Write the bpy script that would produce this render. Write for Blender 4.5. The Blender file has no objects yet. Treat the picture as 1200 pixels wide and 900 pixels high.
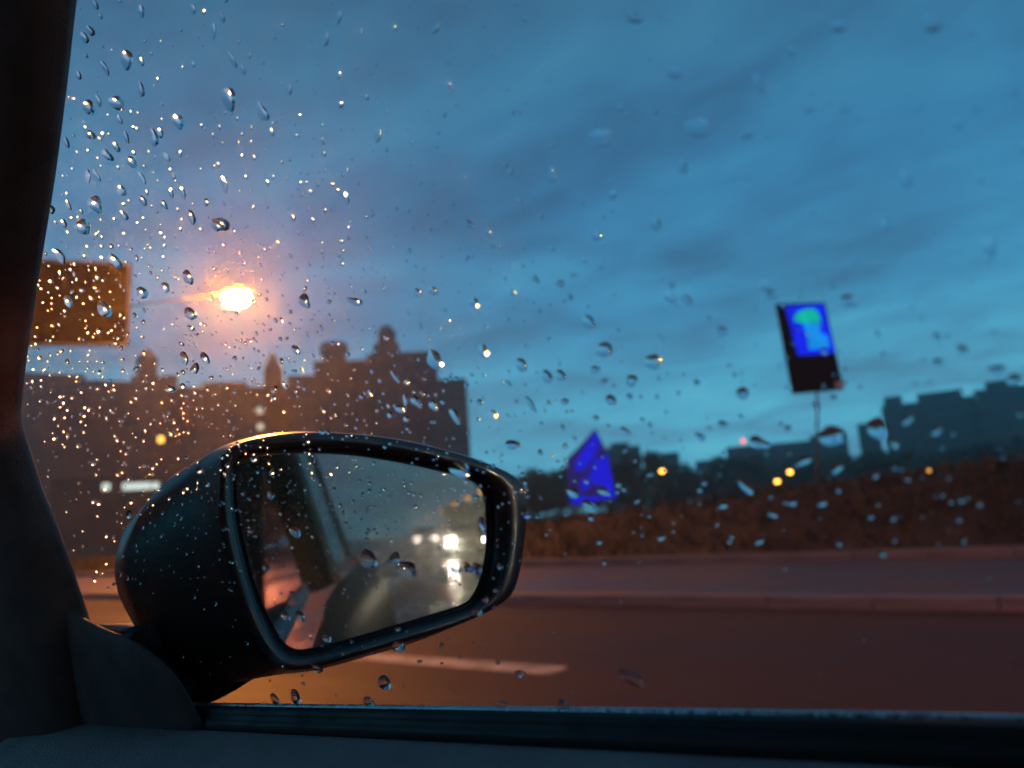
import bpy, bmesh, math, random
from math import sin, cos, tan, radians, pi, sqrt, exp
from mathutils import Vector as V, Matrix, noise as mnoise

random.seed(11)
scene = bpy.context.scene
COL = scene.collection

# ------------------------------------------------------------------ camera
FPX = 867.0                       # focal length in pixels of a 1200 px wide frame (26 mm phone lens)
CAM = V((0.0, 0.0, 1.10))
AZ, PITCH, ROLL = radians(35), radians(10.1), radians(4.0)   # azimuth from +X (car's right) towards +Y (car's front)
FW = V((cos(PITCH) * cos(AZ), cos(PITCH) * sin(AZ), sin(PITCH)))
R0 = V((sin(AZ), -cos(AZ), 0)); U0 = R0.cross(FW)
UP = U0 * cos(ROLL) + R0 * sin(ROLL)
RT = R0 * cos(ROLL) - U0 * sin(ROLL)
FL = V((cos(AZ), sin(AZ), 0))     # level forward

cd = bpy.data.cameras.new('camera'); cam = bpy.data.objects.new('camera', cd); COL.objects.link(cam)
cam.matrix_world = Matrix(((RT.x, UP.x, -FW.x, CAM.x), (RT.y, UP.y, -FW.y, CAM.y), (RT.z, UP.z, -FW.z, CAM.z), (0, 0, 0, 1)))
cd.sensor_width = 36; cd.lens = 26.0; cd.clip_start = 0.01; cd.clip_end = 5000
cd.dof.use_dof = True; cd.dof.focus_distance = 0.40
cd.dof.aperture_fstop = 26.0 / 4.0      # aperture of about 4 mm
scene.camera = cam

# ------------------------------------------------------------------ world and sun
SUN_EL, SUN_AZ = radians(-3.5), radians(60)
w = bpy.data.worlds.new('World'); scene.world = w; w.use_nodes = True
nt = w.node_tree; nt.nodes.clear()
def N(t, kind, **kw):
    n = t.nodes.new(kind)
    for k, v in kw.items():
        if k.startswith('i_'):
            key = k[2:]
            key = int(key) if key.isdigit() else key.replace('_', ' ')
            n.inputs[key].default_value = v
        else: setattr(n, k, v)
    return n
def ramp(t, pts):
    r = N(t, 'ShaderNodeValToRGB'); e = r.color_ramp.elements
    e[0].position, e[0].color = pts[0][0], (*pts[0][1], 1)
    e[1].position, e[1].color = pts[-1][0], (*pts[-1][1], 1)
    for p, c in pts[1:-1]:
        q = e.new(p); q.color = (*c, 1)
    return r
L = nt.links.new
tc = N(nt, 'ShaderNodeTexCoord')
sky = N(nt, 'ShaderNodeTexSky', sky_type='NISHITA', sun_disc=False, sun_elevation=SUN_EL, sun_rotation=SUN_AZ, air_density=1.0, dust_density=1.2, ozone_density=3.0)
sep = N(nt, 'ShaderNodeSeparateXYZ'); L(tc.outputs['Generated'], sep.inputs[0])
# overcast blue-hour colour by height above the horizon
rp = ramp(nt, [(0.0, (0.088, 0.400, 0.560)), (0.12, (0.078, 0.365, 0.525)), (0.25, (0.043, 0.235, 0.410)), (0.40, (0.031, 0.170, 0.325)), (0.6, (0.033, 0.140, 0.250)), (1.0, (0.028, 0.11, 0.20))])
L(sep.outputs[2], rp.inputs[0])
# clouds: noise on a flat layer overhead
zz = N(nt, 'ShaderNodeMath', operation='MAXIMUM', i_1=0.02); L(sep.outputs[2], zz.inputs[0])
za = N(nt, 'ShaderNodeMath', operation='ADD', i_1=0.14); L(zz.outputs[0], za.inputs[0])
dv = N(nt, 'ShaderNodeVectorMath', operation='DIVIDE'); cb = N(nt, 'ShaderNodeCombineXYZ', i_Z=1.0)
L(za.outputs[0], cb.inputs[0]); L(za.outputs[0], cb.inputs[1])
L(tc.outputs['Generated'], dv.inputs[0]); L(cb.outputs[0], dv.inputs[1])
mp = N(nt, 'ShaderNodeMapping'); mp.inputs['Rotation'].default_value = (0, 0, 0.1); mp.inputs['Scale'].default_value = (1.45, 0.95, 0.3); mp.inputs['Location'].default_value = (0.35, 0.2, 0)
L(dv.outputs[0], mp.inputs[0])
n1 = N(nt, 'ShaderNodeTexNoise', i_Scale=1.3, i_Detail=4.0, i_Roughness=0.5, i_Distortion=0.6); L(mp.outputs[0], n1.inputs['Vector'])
n2 = N(nt, 'ShaderNodeTexNoise', i_Scale=3.4, i_Detail=6.0, i_Roughness=0.55, i_Distortion=0.5); L(mp.outputs[0], n2.inputs['Vector'])
mx = N(nt, 'ShaderNodeMix', data_type='FLOAT', i_0=0.36); L(n1.outputs[0], mx.inputs[2]); L(n2.outputs[0], mx.inputs[3])
cr = ramp(nt, [(0.36, (0.80, 0.56, 0.60)), (0.46, (0.91, 0.79, 0.83)), (0.55, (1.0, 1.0, 1.0)), (0.66, (1.26, 1.20, 1.10))])
L(mx.outputs[0], cr.inputs[0])
mul = N(nt, 'ShaderNodeMix', data_type='RGBA', blend_type='MULTIPLY', i_0=1.0); L(rp.outputs[0], mul.inputs[6]); L(cr.outputs[0], mul.inputs[7])
bg1 = N(nt, 'ShaderNodeBackground', i_Strength=0.10); L(sky.outputs[0], bg1.inputs[0])
bg2 = N(nt, 'ShaderNodeBackground', i_Strength=1.3); L(mul.outputs[2], bg2.inputs[0])
ads = N(nt, 'ShaderNodeAddShader'); L(bg1.outputs[0], ads.inputs[0]); L(bg2.outputs[0], ads.inputs[1])
wo = N(nt, 'ShaderNodeOutputWorld'); L(ads.outputs[0], wo.inputs[0])

sl = bpy.data.lights.new('sun', 'SUN'); sl.energy = 0.02; sl.angle = radians(20); sl.color = (0.75, 0.85, 1.0)
so = bpy.data.objects.new('sun', sl); COL.objects.link(so)
so.rotation_euler = V((-cos(radians(25)) * cos(radians(60)), -cos(radians(25)) * sin(radians(60)), -sin(radians(25)))).to_track_quat('-Z', 'Y').to_euler()

scene.view_settings.view_transform = 'Standard'; scene.view_settings.look = 'None'
scene.view_settings.exposure = 0.0; scene.view_settings.gamma = 1.0; scene.view_settings.use_curve_mapping = False
cy = scene.cycles
cy.max_bounces = 14; cy.transmission_bounces = 10; cy.glossy_bounces = 4; cy.diffuse_bounces = 2; cy.transparent_max_bounces = 12; cy.volume_bounces = 1
cy.caustics_refractive = True; cy.caustics_reflective = True
cy.sample_clamp_indirect = 0; cy.sample_clamp_direct = 0
cy.use_denoising = True
try: cy.denoiser = 'OPENIMAGEDENOISE'; cy.denoising_input_passes = 'RGB_ALBEDO_NORMAL'
except Exception: pass

# ------------------------------------------------------------------ helpers
def ray(px, py): return FW + RT * ((px - 600) / FPX) + UP * ((450 - py) / FPX)      # length 1 along the lens axis
def at(px, py, d): return CAM + ray(px, py) * d
def on_plane(px, py, p0, n):
    r = ray(px, py); return CAM + r * ((p0 - CAM).dot(n) / r.dot(n))
def to_px(p):
    q = p - CAM; d = q.dot(FW); return 600 + FPX * q.dot(RT) / d, 450 - FPX * q.dot(UP) / d, d

def tag(o, label=None, cat=None, group=None, kind=None):
    for k, v in (('label', label), ('category', cat), ('group', group), ('kind', kind)):
        if v: o[k] = v
    return o
def empty(name, loc=(0, 0, 0), rz=0.0):
    o = bpy.data.objects.new(name, None); COL.objects.link(o); o.location = loc; o.rotation_euler = (0, 0, rz); o.empty_display_size = 0.1
    return o
def link(name, me, m, parent=None, smooth=False):
    o = bpy.data.objects.new(name, me); COL.objects.link(o)
    if m is not None and not me.materials: me.materials.append(m)
    if parent is not None: o.parent = parent
    if smooth: me.polygons.foreach_set('use_smooth', [True] * len(me.polygons))
    return o
def mesh(name, vs, fs, m, parent=None, smooth=False):
    me = bpy.data.meshes.new(name); me.from_pydata([tuple(v) for v in vs], [], fs); me.update()
    bm = bmesh.new(); bm.from_mesh(me); bmesh.ops.recalc_face_normals(bm, faces=bm.faces); bm.to_mesh(me); bm.free()
    return link(name, me, m, parent, smooth)
def bm_obj(name, bm, m, parent=None, smooth=False):
    me = bpy.data.meshes.new(name); bm.to_mesh(me); bm.free(); return link(name, me, m, parent, smooth)
def box_bm(bm, c, s, rot=None, bev=0.0):
    r = bmesh.ops.create_cube(bm, size=1.0); vs = r['verts']
    M = Matrix.Translation(V(c)) @ (rot if rot is not None else Matrix.Identity(4)) @ Matrix.Diagonal((s[0], s[1], s[2], 1))
    bmesh.ops.transform(bm, matrix=M, verts=vs)
    if bev > 0:
        es = list({e for v in vs for e in v.link_edges}); bmesh.ops.bevel(bm, geom=es, offset=bev, segments=2, affect='EDGES', profile=0.5)
def box(name, c, s, m, parent=None, rot=None, bev=0.0):
    bm = bmesh.new(); box_bm(bm, c, s, rot, bev); return bm_obj(name, bm, m, parent)
def tube_bm(bm, pts, rads, seg=10, cap=True):
    pts = [V(p) for p in pts]; rings = []
    for i, p in enumerate(pts):
        d = (pts[min(i + 1, len(pts) - 1)] - pts[max(i - 1, 0)]).normalized()
        a = d.cross(V((0.3, 0.1, 0.95)) if abs(d.z) < 0.9 else V((1, 0, 0))).normalized(); b = d.cross(a)
        r = rads[i] if hasattr(rads, '__len__') else rads
        rings.append([bm.verts.new(p + a * (r * cos(2 * pi * k / seg)) + b * (r * sin(2 * pi * k / seg))) for k in range(seg)])
    for A, B in zip(rings, rings[1:]):
        for k in range(seg): bm.faces.new((A[k], A[(k + 1) % seg], B[(k + 1) % seg], B[k]))
    if cap: bm.faces.new(rings[0][::-1]); bm.faces.new(rings[-1])
def tube(name, pts, rads, m, parent=None, seg=10):
    bm = bmesh.new(); tube_bm(bm, pts, rads, seg); bmesh.ops.recalc_face_normals(bm, faces=bm.faces); return bm_obj(name, bm, m, parent, True)
def loft(name, loops, m, parent=None, cap0=False, cap1=False, closed=True, smooth=True):
    n = len(loops[0]); vs = [p for l in loops for p in l]; fs = []
    for i in range(len(loops) - 1):
        for k in range(n if closed else n - 1):
            a, b = i * n + k, i * n + (k + 1) % n; fs.append((a, b, b + n, a + n))
    if cap0: fs.append(tuple(range(n))[::-1])
    if cap1: fs.append(tuple(range((len(loops) - 1) * n, len(loops) * n)))
    return mesh(name, vs, fs, m, parent, smooth)
def prism(name, poly, d, m, parent=None):
    """flat polygon (list of points) given thickness d (vector)"""
    n = len(poly); vs = [V(p) for p in poly] + [V(p) + V(d) for p in poly]
    fs = [tuple(range(n))[::-1], tuple(range(n, 2 * n))] + [(k, (k + 1) % n, n + (k + 1) % n, n + k) for k in range(n)]
    return mesh(name, vs, fs, m, parent)
def copy_tree(o, parent=None):
    c = o.copy(); COL.objects.link(c); c.parent = parent
    for ch in list(o.children):
        copy_tree(ch, c)
    return c

def spline(pts, per=6, closed=True):
    """Catmull-Rom through 2-D points"""
    out = []; n = len(pts); rng = range(n if closed else n - 1)
    for i in rng:
        g = lambda k: pts[k % n] if closed else pts[min(max(k, 0), n - 1)]
        p0, p1, p2, p3 = (V((*g(i + k), 0)) for k in (-1, 0, 1, 2))
        for j in range(per):
            t = j / per
            q = 0.5 * ((2 * p1) + (p2 - p0) * t + (2 * p0 - 5 * p1 + 4 * p2 - p3) * t * t + (3 * p1 - p0 - 3 * p2 + p3) * t ** 3)
            out.append((q.x, q.y))
    if not closed: out.append(pts[-1])
    return out

# ------------------------------------------------------------------ materials
def new_mat(name):
    m = bpy.data.materials.new(name); m.use_nodes = True; m.node_tree.nodes.clear(); return m, m.node_tree
def mat(name, c, rough=0.6, metal=0.0, var=0.25, scale=6.0, bump=0.0, bscale=None, rvar=0.0, spec=0.5, coat=0.0):
    m, t = new_mat(name); L = t.links.new
    b = N(t, 'ShaderNodeBsdfPrincipled'); o = N(t, 'ShaderNodeOutputMaterial'); L(b.outputs[0], o.inputs[0])
    tcx = N(t, 'ShaderNodeTexCoord')
    nz = N(t, 'ShaderNodeTexNoise', i_Scale=scale, i_Detail=6.0, i_Roughness=0.6); L(tcx.outputs['Object'], nz.inputs['Vector'])
    lo = tuple(x * (1 - var) for x in c); hi = tuple(min(1, x * (1 + var)) for x in c)
    r = ramp(t, [(0.3, lo), (0.7, hi)]); L(nz.outputs[0], r.inputs[0]); L(r.outputs[0], b.inputs['Base Color'])
    b.inputs['Roughness'].default_value = rough; b.inputs['Metallic'].default_value = metal; b.inputs['Specular IOR Level'].default_value = spec
    if coat: b.inputs['Coat Weight'].default_value = coat; b.inputs['Coat Roughness'].default_value = 0.04
    if rvar:
        r2 = ramp(t, [(0.35, (rough - rvar,) * 3), (0.65, (rough + rvar,) * 3)]); L(nz.outputs[0], r2.inputs[0]); L(r2.outputs[0], b.inputs['Roughness'])
    if bump:
        n2 = N(t, 'ShaderNodeTexNoise', i_Scale=bscale or scale * 8, i_Detail=4.0); L(tcx.outputs['Object'], n2.inputs['Vector'])
        bp = N(t, 'ShaderNodeBump', i_Strength=bump, i_Distance=0.02); L(n2.outputs[0], bp.inputs['Height']); L(bp.outputs[0], b.inputs['Normal'])
    return m
def emit(name, c, s):
    m, t = new_mat(name)
    e = N(t, 'ShaderNodeEmission', i_Strength=s); e.inputs[0].default_value = (*c, 1)
    o = N(t, 'ShaderNodeOutputMaterial'); t.links.new(e.outputs[0], o.inputs[0]); return m
def lit_panel(name, c, s, base=(0.02, 0.02, 0.2)):
    m, t = new_mat(name); b = N(t, 'ShaderNodeBsdfPrincipled'); o = N(t, 'ShaderNodeOutputMaterial'); t.links.new(b.outputs[0], o.inputs[0])
    b.inputs['Base Color'].default_value = (*(x * 0.2 for x in base), 1); b.inputs['Roughness'].default_value = 0.6; b.inputs['Specular IOR Level'].default_value = 0.1
    tcx = N(t, 'ShaderNodeTexCoord'); nz = N(t, 'ShaderNodeTexNoise', i_Scale=3.0, i_Detail=3.0); t.links.new(tcx.outputs['Object'], nz.inputs['Vector'])
    r = ramp(t, [(0.3, tuple(x * 0.75 for x in c)), (0.7, c)]); t.links.new(nz.outputs[0], r.inputs[0]); t.links.new(r.outputs[0], b.inputs['Emission Color'])
    b.inputs['Emission Strength'].default_value = s
    return m

M = {}
M['pane'], t = new_mat('window_pane'); tb = N(t, 'ShaderNodeBsdfTransparent'); tb.inputs[0].default_value = (0.945, 0.965, 0.955, 1)
t.links.new(tb.outputs[0], N(t, 'ShaderNodeOutputMaterial').inputs[0])
M['water'], t = new_mat('rain_water'); gb = N(t, 'ShaderNodeBsdfGlass', i_IOR=1.333, i_Roughness=0.0); gb.inputs[0].default_value = (0.97, 0.98, 1.0, 1)
t.links.new(gb.outputs[0], N(t, 'ShaderNodeOutputMaterial').inputs[0])
M['trim'] = mat('pillar_trim', (0.14, 0.095, 0.085), 0.75, var=0.3, scale=30, bump=0.25, bscale=900)
M['card'] = mat('door_card_plastic', (0.30, 0.23, 0.22), 0.55, var=0.2, scale=20, bump=0.35, bscale=700)
M['rubber'] = mat('wet_rubber', (0.010, 0.009, 0.009), 0.55, var=0.3, scale=40, rvar=0.12)
M['wetlip'] = mat('wet_sill_lip', (0.55, 0.58, 0.60), 0.28, metal=0.75, var=0.3, scale=60, rvar=0.12, bump=0.15, bscale=220)
M['paint'] = mat('black_car_paint', (0.008, 0.008, 0.010), 0.42, var=0.2, scale=3, coat=0.0, spec=0.03)
M['housing'] = mat('mirror_housing_plastic', (0.012, 0.011, 0.012), 0.36, var=0.3, scale=25, rvar=0.10, bump=0.05, bscale=300)
M['lip'] = mat('mirror_rim_gloss', (0.035, 0.033, 0.035), 0.24, var=0.2, scale=30, coat=0.5)
M['dglass'] = mat('dark_tinted_glass', (0.006, 0.006, 0.008), 0.05, var=0.1, scale=3, spec=0.7)
M['lining'] = mat('roof_lining', (0.06, 0.058, 0.055), 0.9, var=0.15, scale=40)
M['asphalt'] = None
M['kerb'] = mat('kerb_concrete', (0.105, 0.080, 0.074), 0.65, var=0.25, scale=1.5, bump=0.2, bscale=30)
M['paving'] = mat('wet_paving', (0.040, 0.030, 0.030), 0.6, spec=0.2, var=0.35, scale=0.6, rvar=0.14, bump=0.2, bscale=14)
M['verge'] = mat('verge_earth_and_grass', (0.026, 0.021, 0.018), 0.9, spec=0.1, var=0.5, scale=0.5, bump=0.8, bscale=5)
M['ground'] = mat('far_ground', (0.05, 0.046, 0.038), 0.8, var=0.4, scale=0.05, bump=0.3, bscale=1)
M['line'] = mat('road_paint', (0.30, 0.26, 0.22), 0.7, spec=0.1, var=0.55, scale=5, bump=0.2, bscale=30)
M['steel'] = mat('galvanised_steel', (0.18, 0.18, 0.19), 0.45, metal=0.7, var=0.3, scale=4)
M['darksign'] = mat('sign_back_sheet', (0.0085, 0.007, 0.008), 0.7, spec=0.05, var=0.3, scale=1.2)
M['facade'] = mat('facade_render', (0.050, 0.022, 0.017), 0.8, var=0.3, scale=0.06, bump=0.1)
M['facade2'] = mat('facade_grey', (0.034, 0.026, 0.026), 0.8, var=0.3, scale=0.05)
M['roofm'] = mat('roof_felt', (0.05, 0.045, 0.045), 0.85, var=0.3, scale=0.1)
M['winglass'] = mat('unlit_window_glass', (0.02, 0.022, 0.028), 0.12, var=0.3, scale=0.3)
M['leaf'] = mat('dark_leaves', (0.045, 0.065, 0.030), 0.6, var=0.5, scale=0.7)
M['bark'] = mat('bark', (0.05, 0.04, 0.03), 0.9, var=0.4, scale=3, bump=0.5)
M['tyre'] = mat('tyre_rubber', (0.015, 0.015, 0.015), 0.8)
M['rim'] = mat('wheel_alloy', (0.4, 0.4, 0.42), 0.3, metal=0.9)
M['carred'] = mat('following_car_paint', (0.03, 0.032, 0.04), 0.3, coat=1.0)
M['sodium'] = emit('sodium_lamp', (1.0, 0.295, 0.030), 5000.0)
M['sodium_far'] = emit('far_sodium_lamp', (1.0, 0.46, 0.06), 9.0)
M['sodium_fill'] = emit('added_sodium_fill', (1.0, 0.25, 0.11), 4600.0)
M['head_hi'] = emit('headlight_beam', (1.0, 0.93, 0.74), 14000.0)
M['head_lo'] = emit('headlight_dim', (1.0, 0.97, 0.90), 500.0)
M['winlit'] = emit('lit_window', (0.80, 0.78, 0.62), 0.9)
M['shoplit'] = emit('shop_light', (0.70, 0.82, 0.78), 1.1)
M['blue'] = lit_panel('sign_blue_lit', (0.003, 0.020, 1.0), 0.95)
M['blue2'] = lit_panel('marker_blue_lit', (0.004, 0.014, 0.9), 0.8)
M['green'] = lit_panel('sign_green_lit', (0.0, 0.55, 0.42), 0.95, (0.02, 0.2, 0.15))
M['cyan'] = lit_panel('sign_cyan_lit', (0.005, 0.33, 1.0), 0.95, (0.02, 0.1, 0.2))
M['red'] = emit('obstruction_light', (1.0, 0.12, 0.10), 3.0)

# wet asphalt: darker wet patches, smoother where the water stands
M['asphalt'], t = new_mat('wet_asphalt'); Lk = t.links.new
b = N(t, 'ShaderNodeBsdfPrincipled'); Lk(b.outputs[0], N(t, 'ShaderNodeOutputMaterial').inputs[0])
tcx = N(t, 'ShaderNodeTexCoord')
mpp = N(t, 'ShaderNodeMapping'); mpp.inputs['Scale'].default_value = (0.8, 0.12, 1); Lk(tcx.outputs['Object'], mpp.inputs[0])
na = N(t, 'ShaderNodeTexNoise', i_Scale=1.0, i_Detail=6.0, i_Roughness=0.6); Lk(mpp.outputs[0], na.inputs['Vector'])
nb = N(t, 'ShaderNodeTexNoise', i_Scale=70.0, i_Detail=3.0); Lk(tcx.outputs['Object'], nb.inputs['Vector'])
ra = ramp(t, [(0.3, (0.026, 0.018, 0.018)), (0.7, (0.044, 0.031, 0.030))]); Lk(na.outputs[0], ra.inputs[0]); Lk(ra.outputs[0], b.inputs['Base Color'])
b.inputs['Specular IOR Level'].default_value = 0.05
rb = ramp(t, [(0.35, (0.55,) * 3), (0.65, (0.80,) * 3)]); Lk(na.outputs[0], rb.inputs[0]); Lk(rb.outputs[0], b.inputs['Roughness'])
# gloss added behind the car so headlights streak on the wet road
sx = N(t, 'ShaderNodeSeparateXYZ'); Lk(tcx.outputs['Object'], sx.inputs[0])
q1 = N(t, 'ShaderNodeMath', operation='MULTIPLY_ADD', i_1=-0.5, i_2=-2.5); Lk(sx.outputs[1], q1.inputs[0]); q1.use_clamp = True
q6 = ramp(t, [(0.34, (0.35,) * 3), (0.60, (1,) * 3)]); Lk(na.outputs[0], q6.inputs[0])
q7 = N(t, 'ShaderNodeMath', operation='MULTIPLY'); Lk(q1.outputs[0], q7.inputs[0]); Lk(q6.outputs[0], q7.inputs[1])
q8 = N(t, 'ShaderNodeMix', data_type='FLOAT', i_3=0.16); Lk(q7.outputs[0], q8.inputs[0]); Lk(rb.outputs[0], q8.inputs[2]); Lk(q8.outputs[0], b.inputs['Roughness'])
q9 = N(t, 'ShaderNodeMix', data_type='FLOAT', i_2=0.05, i_3=0.55); Lk(q7.outputs[0], q9.inputs[0]); Lk(q9.outputs[0], b.inputs['Specular IOR Level'])
bp = N(t, 'ShaderNodeBump', i_Strength=0.35, i_Distance=0.006); Lk(nb.outputs[0], bp.inputs['Height']); Lk(bp.outputs[0], b.inputs['Normal'])

# mirror: silvered glass, with a thin wet film that spreads part of the light
M['mirror'], t = new_mat('mirror_silver'); Lk = t.links.new
g1 = N(t, 'ShaderNodeBsdfAnisotropic', i_Roughness=0.03); g1.inputs[0].default_value = (0.215, 0.20, 0.20, 1)
g2 = N(t, 'ShaderNodeBsdfAnisotropic', i_Roughness=0.21); g2.inputs[0].default_value = (0.62, 0.57, 0.44, 1)
tcx = N(t, 'ShaderNodeTexCoord'); nz = N(t, 'ShaderNodeTexNoise', i_Scale=420.0, i_Detail=2.0); Lk(tcx.outputs['Object'], nz.inputs['Vector'])
fr = ramp(t, [(0.35, (0.055,) * 3), (0.60, (0.085,) * 3), (0.72, (0.24,) * 3)]); Lk(nz.outputs[0], fr.inputs[0])
ms = N(t, 'ShaderNodeMixShader'); Lk(fr.outputs[0], ms.inputs[0]); Lk(g1.outputs[0], ms.inputs[1]); Lk(g2.outputs[0], ms.inputs[2])
Lk(ms.outputs[0], N(t, 'ShaderNodeOutputMaterial').inputs[0])

# ================================================================== THE LARGE SETTING
def sheet(name, x0, x1, y0, y1, z, m, parent=None, nx=1, ny=1):
    vs, fs = [], []
    for j in range(ny + 1):
        for i in range(nx + 1): vs.append((x0 + (x1 - x0) * i / nx, y0 + (y1 - y0) * j / ny, z))
    for j in range(ny):
        for i in range(nx):
            a = j * (nx + 1) + i; fs.append((a, a + 1, a + nx + 2, a + nx + 1))
    return mesh(name, vs, fs, m, parent)
tag(sheet('ground', -430, 430, -480, 430, -0.02, M['ground']), kind='structure')
road = tag(sheet('road', -9.0, 7.8, -470, 420, 0.0, M['asphalt']), kind='structure')
KX1, KX2 = 7.8, 12.0
# dashed lane lines and kerb stones belong to the road
def dash(x, ya, yb, wd=0.22):
    sheet('lane_marking', x - wd / 2, x + wd / 2, ya, yb, 0.004, M['line'], road)
for k in range(-14, 8):
    dash(1.35, k * 9.0 + 3.2, k * 9.0 + 7.2, 0.15)
    dash(4.62, k * 9.0 + 3.0, k * 9.0 + 7.2, 0.26)
tag(sheet('pavement', KX1 + 0.15, KX2, -300, 300, 0.115, M['paving']), kind='structure')
kb = empty('kerb'); kb['kind'] = 'structure'
me0 = None
def kerb_stone(x, y, h, wd, ln):
    global me0
    if me0 is None:
        bm = bmesh.new(); box_bm(bm, (0, 0, 0.5), (1, 1, 1)); me0 = bpy.data.meshes.new('kerb_stone'); bm.to_mesh(me0); bm.free(); me0.materials.append(M['kerb'])
    o = bpy.data.objects.new('kerb_stone', me0); COL.objects.link(o); o.parent = kb
    o.location = (x, y, random.uniform(-0.006, 0.004)); o.scale = (wd, ln - 0.012, h); o.rotation_euler = (0, 0, random.uniform(-0.003, 0.003))
for k in range(60): kerb_stone(KX1 + 0.075, -4 + k * 1.0, 0.125, 0.15, 1.0)
for k in range(60): kerb_stone(KX2 + 0.10, -6 + k * 1.0, 0.24, 0.20, 1.0)
bm = bmesh.new()
for y0, y1, x, wd, h in ((-300, -4.5, KX1 + 0.075, 0.15, 0.125), (55.5, 300, KX1 + 0.075, 0.15, 0.125), (-300, -6.5, KX2 + 0.10, 0.2, 0.24), (53.5, 300, KX2 + 0.10, 0.2, 0.24)):
    box_bm(bm, (x, (y0 + y1) / 2, h / 2), (wd, y1 - y0, h))
far_k = bm_obj('far_kerb_stones', bm, M['kerb'], kb); far_k['kind'] = 'stuff'

# verge that rises beyond the second kerb
vs, fs = [], []; NX, NY = 26, 90
def verge_z(x, y):
    u = max(0.0, x - KX2 - 0.2); rise = 1.22 - 0.055 * max(-6, min(30, y))
    s = min(1.0, u / 3.2); s = s * s * (3 - 2 * s)
    return 0.2 + max(0.25, rise) * s + 0.14 * s * mnoise.noise(V((x * 0.35, y * 0.25, 3.1))) + 0.05 * s * mnoise.noise(V((x * 1.3, y * 1.1, 7)))
for j in range(NY + 1):
    y = -120 + 300 * j / NY
    for i in range(NX + 1):
        x = KX2 + 0.2 + 46 * (i / NX) ** 1.6; vs.append((x, y, verge_z(x, y) if i < NX else -0.1))
for j in range(NY):
    for i in range(NX):
        a = j * (NX + 1) + i; fs.append((a, a + 1, a + NX + 2, a + NX + 1))
tag(mesh('verge', vs, fs, M['verge'], smooth=True), kind='structure')
grd = random.Random(5); gv, gf = [], []
for k in range(9000):
    y = grd.uniform(-3, 40); x = KX2 + 0.5 + abs(grd.gauss(0, 3.6)); 
    if x > 26: continue
    z = verge_z(x, y) - 0.03; h = grd.uniform(0.08, 0.26) * (1.6 if grd.random() < 0.06 else 1); a = grd.uniform(0, 6.28); wd = grd.uniform(0.02, 0.05); bx_, by_ = grd.gauss(0, 0.08), grd.gauss(0, 0.08)
    i = len(gv); gv += [(x - wd * cos(a), y - wd * sin(a), z), (x + wd * cos(a), y + wd * sin(a), z), (x + bx_, y + by_, z + h)]; gf.append((i, i + 1, i + 2))
M['grass'] = mat('rank_grass', (0.030, 0.027, 0.018), 0.8, var=0.4, scale=1.0, spec=0.1)
gr_ = tag(mesh('grass', gv, gf, M['grass']), 'rank grass on the dark roadside bank', 'grass', kind='stuff')
# opposite side of the road
tag(sheet('central_reserve', -11.5, -9.0, -300, 300, 0.10, M['verge']), kind='structure')

# ------------------------------------------------------------------ distant buildings
RL = R0
def rel(px, d):               # point on the ground plane below pixel column px at depth d along the lens axis
    hy = 605 - 0.0699 * (px - 600); p = at(px, hy, d); return V((p.x, p.y, 0))
def height(px, py, d): return max(1.0, at(px, py, d).z)
ang = math.atan2(RL.y, RL.x)
ROT = Matrix.Rotation(ang, 4, 'Z')
def front(x0, x1, d):
    """front of a building between two picture columns: centre, direction along it, width, direction away from the road"""
    a, b_ = rel(x0, d), rel(x1, d); c = (a + b_) / 2; rad = (c - V((CAM.x, CAM.y, 0))).normalized(); rv = V((rad.y, -rad.x, 0))
    return c, rv, abs((b_ - a).dot(rv)), rad, Matrix.Rotation(math.atan2(rv.y, rv.x), 4, 'Z')
def block(parent, x0, x1, ytop, d, thick, m, name='wall', zb=-0.1, bev=0.0):
    c, rv, W, rad, rot = front(x0, x1, d); h = height((x0 + x1) / 2, ytop, d); c = c + rad * (thick / 2)
    return box(name, (c.x, c.y, (h + zb) / 2), (W, thick, h - zb), m, parent, rot, bev)
def lit(parent, px, py, d, wpx, hpx, m, name='lit_window', x0=None, x1=None):
    p = at(px, py, d - 0.25); rot = front(px - 5, px + 5, d)[4]
    if x0 is not None:                         # slide along the view ray onto the facade between x0 and x1
        c, rv, W, rad, rot = front(x0, x1, d); r = ray(px, py); k = ((c - CAM).dot(rad) - 0.12) / r.dot(rad); p = CAM + r * k
    return box(name, p, (wpx * d / FPX, 0.3, hpx * d / FPX), m, parent, rot)
def cornice(parent, x0, x1, ytop, d, thick, m, over=0.8, hh=1.0):
    c, rv, W, rad, rot = front(x0, x1, d); h = height((x0 + x1) / 2, ytop, d); c = c + rad * (thick / 2)
    return box('cornice', (c.x, c.y, h - hh * 1.6), (W + 2 * over, thick + 2 * over, hh), m, parent, rot)
def windows(parent, x0, x1, ytop, d, nx, ny, m, zlow=6.0, fw=0.5, of=None):
    """rows of windows, each a pane in a slim frame standing a little proud of the facade between of[0] and of[1]"""
    c0, rv, W, rad, rot = front(*(of or (x0, x1)), d); h = height((x0 + x1) / 2, ytop, d) - 3.0
    for j in range(ny):
        for i in range(nx):
            c = c0 + rv * (((i + 0.5) / nx - 0.5) * W * 0.96) - rad * 0.02
            z = zlow + (h - zlow) * (j + 0.5) / ny
            box('window', (c.x, c.y, z), (W / nx * fw, 0.10, (h - zlow) / ny * 0.55), m, parent, rot)

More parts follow.
